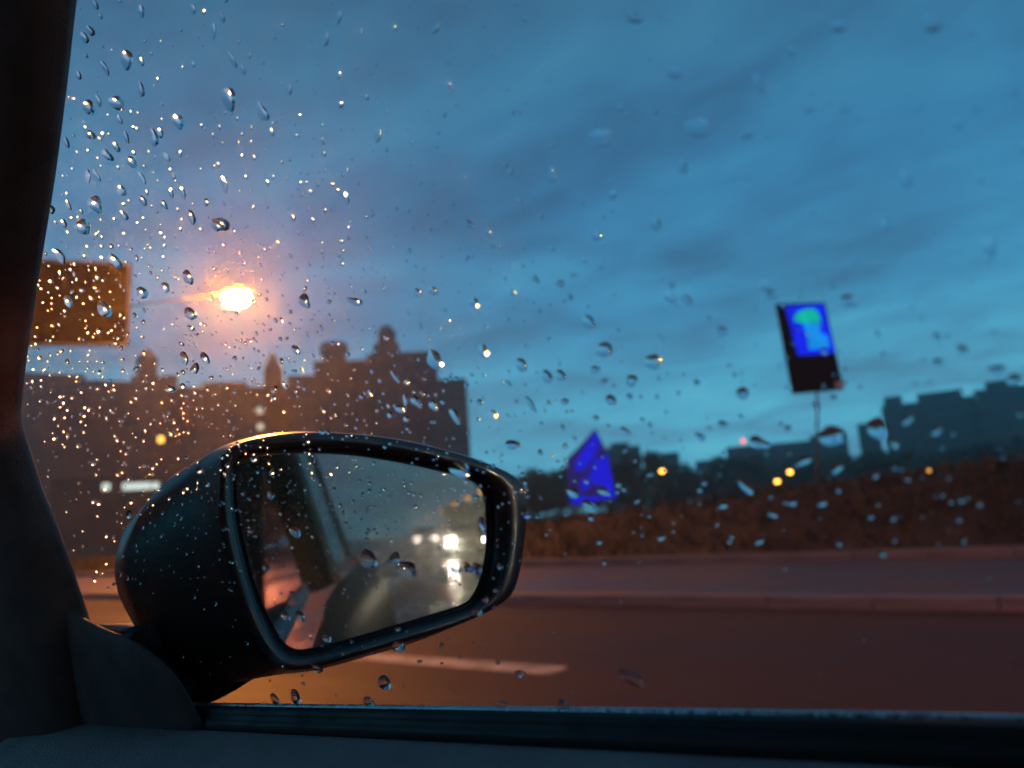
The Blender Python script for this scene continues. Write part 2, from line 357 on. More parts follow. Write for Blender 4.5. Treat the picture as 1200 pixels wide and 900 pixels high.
b1 = empty('apartment_block', rel(100, 215)); b1.location = (0, 0, 0)
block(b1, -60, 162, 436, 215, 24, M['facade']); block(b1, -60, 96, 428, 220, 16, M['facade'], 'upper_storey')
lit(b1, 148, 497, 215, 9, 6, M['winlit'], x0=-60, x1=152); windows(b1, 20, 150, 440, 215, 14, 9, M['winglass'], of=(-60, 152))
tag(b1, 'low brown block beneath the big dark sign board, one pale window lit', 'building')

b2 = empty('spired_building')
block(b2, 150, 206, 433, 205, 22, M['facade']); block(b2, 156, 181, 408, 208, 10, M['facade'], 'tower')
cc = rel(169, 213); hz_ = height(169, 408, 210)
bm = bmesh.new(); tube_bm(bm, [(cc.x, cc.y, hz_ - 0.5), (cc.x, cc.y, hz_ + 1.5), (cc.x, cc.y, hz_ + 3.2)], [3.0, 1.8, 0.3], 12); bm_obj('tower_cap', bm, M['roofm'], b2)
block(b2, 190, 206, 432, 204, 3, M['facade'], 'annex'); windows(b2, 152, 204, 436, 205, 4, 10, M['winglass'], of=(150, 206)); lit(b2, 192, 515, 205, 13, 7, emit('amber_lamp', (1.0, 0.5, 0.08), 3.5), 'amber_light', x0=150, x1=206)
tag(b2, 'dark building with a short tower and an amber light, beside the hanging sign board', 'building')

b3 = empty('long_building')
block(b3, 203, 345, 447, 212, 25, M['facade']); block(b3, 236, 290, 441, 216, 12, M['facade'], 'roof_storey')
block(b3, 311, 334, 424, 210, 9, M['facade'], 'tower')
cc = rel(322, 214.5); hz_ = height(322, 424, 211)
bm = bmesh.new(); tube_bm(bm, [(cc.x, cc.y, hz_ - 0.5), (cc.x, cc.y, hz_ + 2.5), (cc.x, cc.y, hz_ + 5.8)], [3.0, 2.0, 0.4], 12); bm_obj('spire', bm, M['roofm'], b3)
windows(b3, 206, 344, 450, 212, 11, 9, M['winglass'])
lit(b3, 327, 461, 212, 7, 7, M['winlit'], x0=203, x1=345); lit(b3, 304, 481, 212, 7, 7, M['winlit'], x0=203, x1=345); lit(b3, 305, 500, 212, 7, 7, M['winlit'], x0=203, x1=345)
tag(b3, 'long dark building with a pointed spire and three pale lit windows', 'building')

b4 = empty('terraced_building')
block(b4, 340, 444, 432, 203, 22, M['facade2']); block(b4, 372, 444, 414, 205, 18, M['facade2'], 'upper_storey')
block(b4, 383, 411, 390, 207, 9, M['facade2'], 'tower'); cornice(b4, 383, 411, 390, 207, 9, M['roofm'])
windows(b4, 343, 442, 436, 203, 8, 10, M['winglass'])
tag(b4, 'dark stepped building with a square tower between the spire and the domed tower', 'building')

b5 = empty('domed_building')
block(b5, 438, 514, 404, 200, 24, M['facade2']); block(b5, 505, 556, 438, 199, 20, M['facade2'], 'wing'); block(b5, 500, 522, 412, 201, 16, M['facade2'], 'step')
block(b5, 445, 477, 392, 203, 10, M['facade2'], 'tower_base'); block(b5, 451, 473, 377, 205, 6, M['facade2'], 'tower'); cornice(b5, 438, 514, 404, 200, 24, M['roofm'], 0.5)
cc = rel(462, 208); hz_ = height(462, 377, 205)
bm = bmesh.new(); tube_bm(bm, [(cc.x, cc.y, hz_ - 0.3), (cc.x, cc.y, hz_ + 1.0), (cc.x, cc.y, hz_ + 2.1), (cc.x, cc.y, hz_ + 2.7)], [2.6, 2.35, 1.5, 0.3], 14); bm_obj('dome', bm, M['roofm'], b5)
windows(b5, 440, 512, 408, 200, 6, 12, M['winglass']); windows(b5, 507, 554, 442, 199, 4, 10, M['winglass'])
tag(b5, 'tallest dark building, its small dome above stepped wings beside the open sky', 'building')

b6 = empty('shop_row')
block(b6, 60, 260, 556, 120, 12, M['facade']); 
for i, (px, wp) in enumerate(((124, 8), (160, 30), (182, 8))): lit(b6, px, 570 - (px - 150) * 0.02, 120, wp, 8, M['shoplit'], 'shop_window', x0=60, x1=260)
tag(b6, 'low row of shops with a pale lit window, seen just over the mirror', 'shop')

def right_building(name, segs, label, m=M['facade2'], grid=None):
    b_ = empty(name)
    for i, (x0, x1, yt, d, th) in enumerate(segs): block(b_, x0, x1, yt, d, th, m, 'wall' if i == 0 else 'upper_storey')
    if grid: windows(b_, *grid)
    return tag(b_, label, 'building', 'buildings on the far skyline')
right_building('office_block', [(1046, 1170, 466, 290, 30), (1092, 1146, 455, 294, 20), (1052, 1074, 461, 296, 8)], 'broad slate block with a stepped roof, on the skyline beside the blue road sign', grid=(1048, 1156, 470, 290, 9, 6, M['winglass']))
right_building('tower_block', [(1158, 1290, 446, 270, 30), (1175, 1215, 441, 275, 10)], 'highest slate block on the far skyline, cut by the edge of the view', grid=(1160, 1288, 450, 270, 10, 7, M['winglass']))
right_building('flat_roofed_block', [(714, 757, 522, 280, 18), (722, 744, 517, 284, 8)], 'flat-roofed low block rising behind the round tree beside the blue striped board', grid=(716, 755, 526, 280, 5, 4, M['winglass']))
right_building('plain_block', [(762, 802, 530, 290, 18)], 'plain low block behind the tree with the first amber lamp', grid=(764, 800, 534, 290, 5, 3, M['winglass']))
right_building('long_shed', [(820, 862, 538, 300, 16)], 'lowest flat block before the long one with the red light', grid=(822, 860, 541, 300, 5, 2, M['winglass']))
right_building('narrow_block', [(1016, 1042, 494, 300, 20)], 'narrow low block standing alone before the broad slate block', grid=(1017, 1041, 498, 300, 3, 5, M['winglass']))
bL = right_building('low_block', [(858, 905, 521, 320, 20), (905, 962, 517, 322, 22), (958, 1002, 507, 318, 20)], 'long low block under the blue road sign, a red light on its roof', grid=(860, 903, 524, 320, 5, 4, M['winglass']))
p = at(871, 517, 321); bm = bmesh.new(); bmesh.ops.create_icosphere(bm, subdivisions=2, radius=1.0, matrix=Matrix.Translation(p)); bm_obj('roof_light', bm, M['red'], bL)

# ------------------------------------------------------------------ trees
def leaf_crown(seed, n=2600, rx=1.0, rz=1.0):
    rd = random.Random(seed); vs, fs = [], []
    cg = lambda sg: max(-1.5 * sg, min(1.5 * sg, rd.gauss(0, sg)))
    clumps = [(V((cg(0.42) * rx, cg(0.42) * rx, cg(0.34) * rz)), rd.uniform(0.22, 0.45)) for _ in range(34)]
    for k in range(n):
        c, r = clumps[rd.randrange(len(clumps))]
        d = V((rd.gauss(0, 1), rd.gauss(0, 1), rd.gauss(0, 1))).normalized(); p = c + d * r * rd.uniform(0.6, 1.05)
        a = V((rd.gauss(0, 1), rd.gauss(0, 1), rd.gauss(0, 1))).normalized(); b_ = d.cross(a).normalized(); s = rd.uniform(0.05, 0.10)
        i = len(vs); vs += [p - a * s, p + b_ * s * 0.6, p + a * s, p - b_ * s * 0.6]; fs.append((i, i + 1, i + 2, i + 3))
    me = bpy.data.meshes.new('crown'); me.from_pydata([tuple(v) for v in vs], [], fs); me.materials.append(M['leaf']); return me
CROWNS = [leaf_crown(s, 4200, 1.0, z) for s, z in ((1, 0.8), (2, 1.0), (3, 0.7), (4, 1.2))]
def trunk_mesh(seed):
    rd = random.Random(seed); bm = bmesh.new(); tube_bm(bm, [(0, 0, -0.3), (0.02, 0, 0.3), (0, 0.03, 0.62), (0.02, 0.02, 0.9)], [0.07, 0.05, 0.035, 0.015], 7)
    for k in range(5):
        a = k * 1.3 + rd.random(); tube_bm(bm, [(0, 0, 0.42 + 0.06 * k), (0.16 * cos(a), 0.16 * sin(a), 0.62 + 0.06 * k), (0.3 * cos(a), 0.3 * sin(a), 0.74 + 0.06 * k)], [0.025, 0.016, 0.006], 5)
    me = bpy.data.meshes.new('trunk'); bm.to_mesh(me); bm.free(); me.materials.append(M['bark']); return me
TRUNKS = [trunk_mesh(5), trunk_mesh(9)]
def tree(loc, h, wdt, k, label, group):
    t_ = empty('tree', loc, random.uniform(0, 6))
    a = link('trunk', TRUNKS[k % 2], None, t_); a.scale = (h * 0.6, h * 0.6, h)
    c = link('crown', CROWNS[k % 4], None, t_); c.location = (0, 0, h * 0.50); c.scale = (wdt * 0.80, wdt * 0.80, h * 0.50)
    return tag(t_, label, 'tree', group)
TREES = [ # px, top py, depth, width px, label
    (612, 541, 130, 44, 'small dark tree just past the outer edge of the mirror'),
    (640, 538, 125, 50, 'dark tree touching the near side of the blue striped panel'),
    (676, 527, 120, 46, 'dark tree right behind the blue striped panel'),
    (737, 521, 110, 56, 'round dark tree beside the blue striped panel, before the first amber lamp'),
    (770, 528, 118, 48, 'dark tree with the first amber lamp shining in front of it'),
    (797, 532, 122, 34, 'slim dark tree next to the notch of sky past the first amber lamp'),
    (836, 538, 130, 46, 'dark tree standing in the gap before the long low block'),
    (872, 524, 140, 44, 'dark tree in front of the long low block, under its red roof light'),
    (915, 526, 150, 56, 'broad dark tree behind the two amber lamps that stand close together'),
    (958, 522, 150, 56, 'dark tree below the pole of the blue road sign'),
    (1000, 520, 145, 50, 'dark tree between the blue sign pole and the narrow block'),
    (1048, 518, 140, 60, 'dark tree at the foot of the broad slate block'),
    (1108, 516, 130, 70, 'wide dark tree behind the lone amber lamp on the slope'),
    (1168, 506, 120, 80, 'big dark tree at the edge of the view below the highest slate block'),
]
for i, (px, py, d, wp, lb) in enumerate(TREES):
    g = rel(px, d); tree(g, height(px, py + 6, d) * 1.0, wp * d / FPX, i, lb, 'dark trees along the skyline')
for i, (x, y, h) in enumerate(((22, -70, 9), (26, -95, 11), (21, -125, 10), (24, -160, 12), (19, -190, 10), (-16, -90, 10), (-18, -130, 12))):
    tree((x, y, 0), h, 7, i, 'dark roadside tree far behind the car, only seen in the door mirror', 'trees reflected in the mirror')

# ------------------------------------------------------------------ street lamps
M['pole'] = mat('dark_pole_paint', (0.016, 0.015, 0.015), 0.6, var=0.3, scale=3)
def street_lamp(head, pole_off, m_lamp, size, label, light_h=None, group='street lamps', drop_=0.55, thin=1.0):
    base = V((head.x + pole_off.x, head.y + pole_off.y, 0)); z = head.z
    t_ = empty('street_lamp', base); hl = V((head.x - base.x, head.y - base.y, z))
    tube('pole', [(0, 0, -0.2), (0, 0, z * 0.5), (0, 0, z - drop_ + 0.05)], [0.085, 0.06, 0.045], M['pole'], t_)
    tube('arm', [(0, 0, z - drop_), (hl.x * 0.25, hl.y * 0.25, z + 0.02 - 0.68 * (drop_ - 0.55)), (hl.x * 0.6, hl.y * 0.6, z + 0.22 - 0.4 * (drop_ - 0.55)), (hl.x * 0.92, hl.y * 0.92, z + 0.2)], [0.045 * thin, 0.04 * thin, 0.035 * thin, 0.03 * thin], M['pole'], t_, 8)
    bm = bmesh.new(); a = math.atan2(hl.y, hl.x)
    bmesh.ops.create_uvsphere(bm, u_segments=18, v_segments=8, radius=1.0, matrix=Matrix.Translation(hl + V((0, 0, size * 0.30))) @ Matrix.Rotation(a, 4, 'Z') @ Matrix.Diagonal((size * 0.62, size * 0.36, size * 0.18, 1)))
    bm_obj('lamp_head', bm, M['steel'], t_, True)
    bm = bmesh.new()
    bmesh.ops.create_uvsphere(bm, u_segments=20, v_segments=10, radius=1.0, matrix=Matrix.Translation(hl) @ Matrix.Rotation(a, 4, 'Z') @ Matrix.Diagonal((size * 0.5, size * 0.32, size * 0.30, 1)))
    bm_obj('lamp_bulb', bm, m_lamp, t_, True)
    return tag(t_, label, 'street lamp', group)
hp = at(277, 350, 24.0)
streak_end = at(10, 402, 24.4)  # arm runs far left, shaped to stand in for the lamp's light streak
street_lamp(hp, V((streak_end.x - hp.x, streak_end.y - hp.y, 0)), M['sodium'], 0.86, 'blazing orange street lamp, by far the brightest, above the dark buildings', drop_=max(0.6, hp.z - streak_end.z), thin=0.8)
for px, py, d, lb in ((776, 552, 105, 'amber lamp among the dark trees nearest the blue striped panel'), (911, 564, 95, 'lower of the two amber lamps standing close together'),
                      (926, 553, 118, 'higher and farther of the two amber lamps standing close together'), (1087, 552, 90, 'lone amber lamp below the broad slate block')):
    h_ = at(px, py, d); street_lamp(h_, V((0.9, 0.9, 0)), M['sodium_far'], 0.85 * d / 100, lb)
for y in (-46, -16):  # unseen lamps added to fill the road with orange light
    street_lamp(V((-7.6, y, 9.0)), V((-2.2, 0, 0)), M['sodium_fill'], 0.8, 'sodium street lamp added on the central reserve to light the road, out of view', group='added lamps of the central reserve')
for k, y in enumerate((-112, -132, -159, -200, -270, -370)):
    street_lamp(V((14.6, y, 6.6)), V((1.4, 0, 0)), M['sodium_far'], 0.9, 'amber street lamp in the row that recedes in the door mirror', group='street lamps reflected in the mirror')

# ------------------------------------------------------------------ signs
def quad_frame(px, py, d, tilt):
    """origin and axes of an upright panel facing the road user, tilted in its own plane"""
    o = at(px, py, d); x = (R0 * cos(0.15) + FL * sin(0.15)).normalized(); z = V((0, 0, 1)); n = x.cross(z)
    return o, x * cos(tilt) - z * sin(tilt), z * cos(tilt) + x * sin(tilt), n
d = 19.0; s = d / FPX
o, ax, az_, an = quad_frame(949, 404, d, radians(-2.0))
an = -an if an.dot(CAM - o) < 0 else an
sg = empty('road_sign', rel(958, d))
loc0 = sg.location.copy()
def PS(u, v, lift=0.0): return o + ax * (u * s) + az_ * (v * s) + an * lift - loc0
def panel(name, poly, m, lift, th, parent): return prism(name, [PS(u, v, lift) for u, v in poly], an * th, m, parent)
panel('backing_panel', [(-33, 52), (29, 50), (33, -56), (-31, -56)], M['darksign'], -0.06, 0.05, sg)
bl = panel('blue_panel', [(-23, 48), (26, 48), (30, -12), (-17, -12)], M['blue'], 0.0, 0.02, sg)
panel('green_emblem', [(-14, 34), (-9, 40), (2, 43), (12, 43), (17, 38), (19, 26), (-4, 26), (-15, 29)], M['green'], 0.022, 0.006, sg)
panel('cyan_emblem', [(-4, 25.6), (17, 25.6), (15, 12), (23, 10), (24, -3), (20, -6), (-3, -6), (-2, 8)], M['cyan'], 0.022, 0.006, sg)
panel('dark_panel', [(-19, -13), (20, -13), (23, -54), (-17, -54)], M['darksign'], 0.0, 0.02, sg)
panel('bracket', [(20, -46), (38, -46), (38, -49), (24, -55)], M['steel'], -0.02, 0.015, sg)
gz = verge_z(loc0.x, loc0.y)
tube('pole', [PS(2, 40, -0.12), PS(2, -55, -0.12), (PS(2, -58, -0.12).x * 0.3, PS(2, -58, -0.12).y * 0.3, gz + 0.6), (0, 0, gz - 0.3)], [0.03, 0.03, 0.03, 0.03], M['pole'], sg)
tag(sg, 'tall road sign, lit blue above with a green and cyan emblem, dark below', 'road sign')

d = 19.5; s = d / FPX
o, ax, az_, an = quad_frame(693, 547, d, radians(-3.0)); an = -an if an.dot(CAM - o) < 0 else an
mk = empty('marker_board', rel(695, d)); loc0 = mk.location.copy()
M['marker_face'] = lit_panel('marker_face_glow', (0.030, 0.028, 0.30), 0.42, (0.03, 0.03, 0.05))  # face glows dimly; its violet tone is added emission
panel('board', [(-32, -42), (25, -40), (22, 12), (15, 34), (11, 44), (-16, 21), (-28, 12)], M['marker_face'], -0.05, 0.05, mk)
panel('upper_stripe', [(-18, 8), (-20, -2), (-10, -4), (2, 8), (14, 24), (13, 36), (9, 39)], M['blue2'], 0.002, 0.01, mk)
panel('side_stripe', [(5, 8), (21, 12), (24, -39), (9, -39), (8, -24), (-2, -18), (-3, -8)], M['blue2'], 0.002, 0.01, mk)
panel('lower_stripe', [(-14, -13), (-4, -12), (-6, -24), (-16, -26)], M['blue2'], 0.002, 0.01, mk)
panel('base_stripe', [(-30, -28), (-22, -31), (-6, -35), (6, -35), (6, -39.5), (-28, -41)], M['blue2'], 0.002, 0.01, mk)
gz = verge_z(loc0.x, loc0.y)
for u in (-18, 16): tube('leg', [PS(u, 0, -0.09), PS(u, -44, -0.09), (PS(u, 0).x, PS(u, 0).y, gz - 0.3)], 0.028, M['pole'], mk, 8)
tag(mk, 'slanted-top dark board with glowing blue stripes on the verge past the mirror', 'sign')

# overhead sign board at the left
d = 30.0; s = d / FPX
gb_ = empty('overhead_sign', rel(-60, d)); loc0 = gb_.location.copy()
o, ax, az_, an = quad_frame(75, 356, d, radians(1.0)); an = -an if an.dot(CAM - o) < 0 else an
panel('board', [(-95, 58), (73, 49), (74, -53), (-95, -50)], M['darksign'], 0, 0.12, gb_)
for poly in ([(-95, 58), (73, 49), (73, 46), (-95, 55)], [(-95, -50), (74, -53), (74, -50), (-95, -47)], [(70.5, 45.9), (73, 45.9), (74, -49.9), (71.5, -49.9)]): panel('edge_frame', poly, M['steel'], 0.121, 0.03, gb_)
tube('beam', [PS(60, 10, -0.15), PS(-60, 14, -0.15), PS(-150, 16, -0.15)], 0.12, M['steel'], gb_)
tube('column', [PS(-150, 30, -0.15), (PS(-150, 0).x, PS(-150, 0).y, -0.2)], [0.16, 0.2], M['steel'], gb_)
tag(gb_, 'big dark rectangular sign board hung over the road beside the pillar', 'road sign')

# ================================================================== OUR CAR
D_PANE = 0.22; TILT = radians(17)
NP = V((cos(TILT), 0, sin(TILT)))                 # pane normal, outwards
P0 = CAM + NP * D_PANE
EY = V((0, 1, 0)); EZ = V((-sin(TILT), 0, cos(TILT)))   # in-plane axes: forwards, up
def pane(px, py, off=0.0): return on_plane(px, py, P0 + NP * off, NP)
car = empty('car', (-0.6, -1.0, 0))
tag(car, 'own car seen from the passenger seat: pillar, door top, rain-wet window and mirror', 'car')
car_off = car.location.copy()
class under:                                      # builds in world coordinates, then parents to the car
    def __init__(s, o, parent=car): o.parent = parent; o.location = o.location - (car_off if parent is car else V((0, 0, 0)))
def put(o, parent=None):
    o.parent = parent or car
    if parent is None: o.location = -car_off
    return o
def plane_pt(y, zc, off=0.0): return P0 + EY * y + EZ * zc + NP * off

# window pane: one clear sheet
sy = lambda zc: plane_pt(0, zc)
pn = put(mesh('window_pane', [plane_pt(1.15, -0.35), plane_pt(-0.42, -0.35), plane_pt(-0.42, 0.55), plane_pt(0.30, 0.55), plane_pt(1.15, 0.0)], [(0, 1, 2, 3, 4)], M['pane']))
pn['label'] = 'rain-wet clear side window'

# pillar with the corner trim: section swept along the edge seen against the window
edge = [(190, -620), (148, -400), (120, -250), (104, -140), (95, -60), (86, 0), (76, 90), (62, 200), (46, 300), (31, 400), (23, 465), (22, 490), (30, 520), (46, 570), (62, 610), (80, 660), (96, 708), (103, 730), (110, 765), (116, 810), (120, 860)]
edge = spline(edge, 4, False)
loops = [[] for _ in range(7)]
for i, (x, y) in enumerate(edge):
    p = pane(x, y, -0.004); q = pane(x - 30, y - 0, -0.004)
    lf = EY
    for k, (a, b_) in enumerate(((0.085, 0.03), (0.006, 0.004), (0.0, -0.002), (0.010, -0.014), (0.03, -0.022), (0.09, -0.03), (0.55, -0.02))):
        loops[k].append(p + lf * a + NP * b_)
put(loft('pillar_trim', loops, M['trim'], closed=False))

cov = spline([(60, 690), (88, 716), (118, 734), (160, 752), (200, 784), (226, 824), (240, 872), (150, 885), (40, 885), (-30, 880), (-40, 780), (-30, 690), (20, 670)], 5)
lo_ = [[pane(x, y, 0.006) for x, y in cov], [pane(x, y, -0.004) for x, y in cov], [pane(100 + (x - 100) * 0.97, 790 + (y - 790) * 0.95, -0.010) for x, y in cov], [pane(100 + (x - 100) * 0.85, 790 + (y - 790) * 0.80, -0.0125) for x, y in cov], [pane(100 + (x - 100) * 0.4, 790 + (y - 790) * 0.4, -0.0145) for x, y in cov], [pane(100 + (x - 100) * 0.03, 790 + (y - 790) * 0.03, -0.015) for x, y in cov]]
put(loft('corner_cover', lo_, M['trim'], cap1=True))

# sill: wet lip, rubber strip with a groove, door card
sill = [(60, 818), (228, 823), (560, 827), (800, 830), (1000, 833), (1200, 837), (1330, 840), (1560, 847), (1900, 858)]
sill = spline(sill, 5, False)
def sweep(name, prof, m, base=0.0):
    lp = [[] for _ in prof]
    for x, y in sill:
        p = pane(x, y, base)
        for k, (dn, dz) in enumerate(prof): lp[k].append(p + NP * dn + EZ * dz)
    return put(loft(name, lp, m, closed=False))
sweep('sill_lip', [(0.0075, -0.016), (0.0070, -0.0050), (0.0046, -0.0034), (0.0026, -0.0016), (0.0012, -0.0010), (0.0004, -0.0022)], M['wetlip'])
sweep('weather_strip', [(-0.0005, -0.010), (-0.0008, -0.0022), (-0.0022, -0.0010), (-0.0042, -0.0016), (-0.0056, -0.0036), (-0.0058, -0.0054), (-0.0078, -0.0058), (-0.0092, -0.0074), (-0.0094, -0.0120)], M['rubber'])
sweep('door_card', [(-0.0092, -0.0135), (-0.0112, -0.0098), (-0.0150, -0.0092), (-0.030, -0.0110), (-0.060, -0.0165), (-0.085, -0.030), (-0.095, -0.08), (-0.10, -0.40)], M['card'])

# outer body: door skin, rear door, rear side glass, B pillar, roof - what the mirror sees along the flank
def zline(x, y): return pane(x, y)
zs = (pane(1200, 838) - P0).dot(EZ)                # sill height along EZ at the near end
prof = [(0.030, zs - 0.012), (0.052, zs - 0.04), (0.062, zs - 0.12), (0.055, zs - 0.30), (0.050, zs - 0.50), (0.02, zs - 0.68)]
lp = []
sill_yz = sorted(((pane(x, y_ + 14, 0.03) - P0).dot(EY), (pane(x, y_ + 14, 0.03) - P0).dot(EZ)) for x, y_ in sill)
def belt(y):
    if y <= sill_yz[0][0]: return sill_yz[0][1]
    for (ya, za), (yb, zb) in zip(sill_yz, sill_yz[1:]):
        if ya <= y <= yb: return za + (zb - za) * (y - ya) / (yb - ya)
    return sill_yz[-1][1]
for k_, (dn, zc) in enumerate(prof):
    row = []
    for y in (0.95, 0.75, 0.6, 0.45, 0.3, 0.15, 0.0, -0.2, -0.4, -1.0, -1.6, -2.2, -2.8, -3.3):
        taper = 0 if y > -1.2 else (y + 1.2) ** 2 * 0.035
        row.append(plane_pt(y, min(zc, belt(y) - (0, 0.03, 0.10, 0.28, 0.48, 0.66)[k_]), dn - taper))
    lp.append(row)
put(loft('body_side', lp, M['paint'], closed=False))
put(prism('centre_pillar', [plane_pt(-0.42, zs - 0.02, 0.012), plane_pt(-0.54, zs - 0.02, 0.012), plane_pt(-0.58, 0.56, 0.012), plane_pt(-0.46, 0.56, 0.012)], -NP * 0.05, M['paint']))
put(prism('rear_window', [plane_pt(-0.55, zs - 0.02, 0.004), plane_pt(-1.50, zs + 0.02, -0.016), plane_pt(-1.35, 0.50, -0.02), plane_pt(-0.585, 0.54, 0.004)], -NP * 0.004, M['dglass']))
put(prism('rear_pillar', [plane_pt(-1.50, zs + 0.0, -0.006), plane_pt(-3.1, zs - 0.02, -0.10), plane_pt(-2.7, 0.15, -0.12), plane_pt(-2.2, 0.52, -0.10), plane_pt(-1.32, 0.56, -0.006)], -NP * 0.05, M['paint']))
rt = plane_pt(0, 0.55)
put(box('roof', (rt.x - 0.72, -0.75, rt.z + 0.02), (1.52, 2.9, 0.05), M['lining'], bev=0.02))
put(box('dashboard', (-0.55, 1.05, 0.72), (1.6, 0.55, 0.36), M['trim'], bev=0.05))
put(box('cabin_floor', (-0.6, -0.6, 0.32), (1.7, 3.6, 0.06), M['lining']))
put(box('rear_light_block', (-0.75, -2.05, 1.0), (1.3, 0.06, 1.2), M['lining']))  # unseen wall without windows, added to keep the cabin dark
put(box('driver_light_block', (-1.45, -0.55, 1.0), (0.06, 3.0, 1.3), M['lining']))  # unseen side closed without windows, added to keep light out

# ------------------------------------------------------------------ the door mirror
MREF = (455, 628)
cdir = -ray(*MREF).normalized(); rdir = V((0, -1, 0.0)).normalized()
NM = (cdir + rdir).normalized()
MC = at(430, 640, 0.47)
def mpl(px, py, off=0.0): return on_plane(px, py, MC + NM * off, NM)
glass_o = [(276, 560), (281, 543), (300, 534), (340, 530), (400, 531), (460, 539), (520, 552), (552, 562), (566, 574), (571, 596), (571, 640), (565, 676), (554, 700), (538, 711), (490, 726), (430, 744), (375, 759), (350, 763), (334, 756), (318, 732), (300, 692), (286, 640), (278, 596)]
rim_i = [(273, 558), (279, 538), (300, 529), (340, 525), (400, 526), (461, 534), (522, 547), (556, 557), (571, 571), (577, 596), (577, 641), (570, 679), (558, 705), (540, 717), (491, 732), (431, 750), (376, 765), (349, 769), (330, 761), (313, 735), (296, 694), (282, 641), (274, 597)]
rim_m = [(263, 556), (268, 536), (292, 523), (340, 517), (400, 517), (466, 524), (534, 540), (584, 556), (601, 572), (607, 598), (604, 645), (594, 686), (577, 706), (546, 723), (494, 741), (433, 759), (378, 774), (344, 778), (322, 768), (302, 738), (284, 696), (269, 642), (262, 597)]
rim_o = [(257, 556), (262, 532), (288, 517), (340, 508), (400, 508), (470, 516), (540, 533), (594, 553), (612, 570), (617, 600), (613, 648), (603, 690), (584, 710), (548, 728), (496, 746), (434, 764), (378, 780), (340, 785), (316, 773), (294, 740), (277, 697), (262, 642), (256, 597)]
back1 = [(225, 575), (232, 548), (262, 522), (330, 507), (396, 507), (470, 515), (540, 532), (590, 551), (607, 570), (611, 602), (607, 648), (596, 690), (576, 712), (540, 731), (488, 752), (428, 770), (372, 785), (330, 790), (290, 792), (250, 770), (230, 720), (222, 660), (220, 612)]
back2 = [(160, 612), (178, 582), (214, 550), (290, 522), (380, 520), (450, 530), (510, 548), (550, 566), (570, 586), (574, 612), (568, 648), (556, 680), (534, 702), (500, 722), (450, 745), (395, 765), (340, 785), (290, 796), (240, 806), (196, 790), (168, 740), (152, 690), (150, 645)]
back3 = [(138, 645), (150, 615), (190, 580), (260, 550), (330, 548), (390, 556), (440, 572), (470, 590), (484, 608), (486, 630), (480, 655), (470, 680), (450, 700), (420, 718), (380, 738), (340, 756), (300, 772), (260, 785), (215, 792), (180, 775), (158, 735), (140, 700), (134, 668)]
back4 = [(150, 650), (160, 630), (195, 606), (245, 590), (290, 588), (330, 592), (360, 600), (380, 612), (388, 626), (390, 640), (386, 660), (378, 680), (366, 694), (346, 708), (320, 722), (296, 734), (270, 746), (245, 755), (215, 760), (190, 750), (170, 725), (155, 700), (148, 672)]
def lp2(o, off, per=4): return [mpl(x, y, off) for x, y in spline(o, per)]
# the housing is the part; glass and rim are its pieces
loops = [lp2(rim_i, -0.004), lp2(rim_m, 0.004), lp2(rim_o, 0.000), lp2(rim_o, -0.006), lp2(back1, -0.030), lp2(back2, -0.070), lp2(back3, -0.105), lp2(back4, -0.118)]
hs = put(loft('door_mirror', loops[2:], M['housing'], cap1=True)); hs['label'] = 'rain-wet black door mirror with headlights in its glass'
# recessed rim between shell and glass
put(loft('mirror_rim', [lp2(glass_o, -0.0055), lp2(rim_i, -0.0035), lp2(rim_i, -0.0010), lp2(rim_m, 0.0035), lp2(rim_o, 0.0005)], M['lip']), hs)
gp = spline(glass_o, 4); gl_v = [mpl(x, y, -0.0045) for x, y in gp]
put(prism('mirror_glass', gl_v, -NM * 0.004, M['mirror']), hs)
# glass edge bevel catches a thin line of light
put(loft('glass_edge', [[mpl(x, y, -0.0043) for x, y in gp], [mpl(425 + (x - 425) * 0.989, 645 + (y - 645) * 0.985, -0.0040) for x, y in gp]], M['lip']), hs)
# arm down to the corner of the door
arm_a = [(300, 740), (315, 775), (290, 800), (240, 826), (180, 835), (150, 800), (150, 748), (200, 730)]
arm_b = [(150, 745), (190, 780), (215, 822), (150, 850), (90, 850), (60, 800), (80, 738), (112, 733)]
A_ = [mpl(x, y, -0.06) for x, y in spline(arm_a, 3)]; B_ = [pane(x, y, 0.020) for x, y in spline(arm_b, 3)]
put(loft('mirror_arm', [A_, [a.lerp(b_, 0.5) + V((0, 0, -0.005)) + NP * 0.012 for a, b_ in zip(A_, B_)], B_], M['housing'], cap0=True, cap1=True), hs)

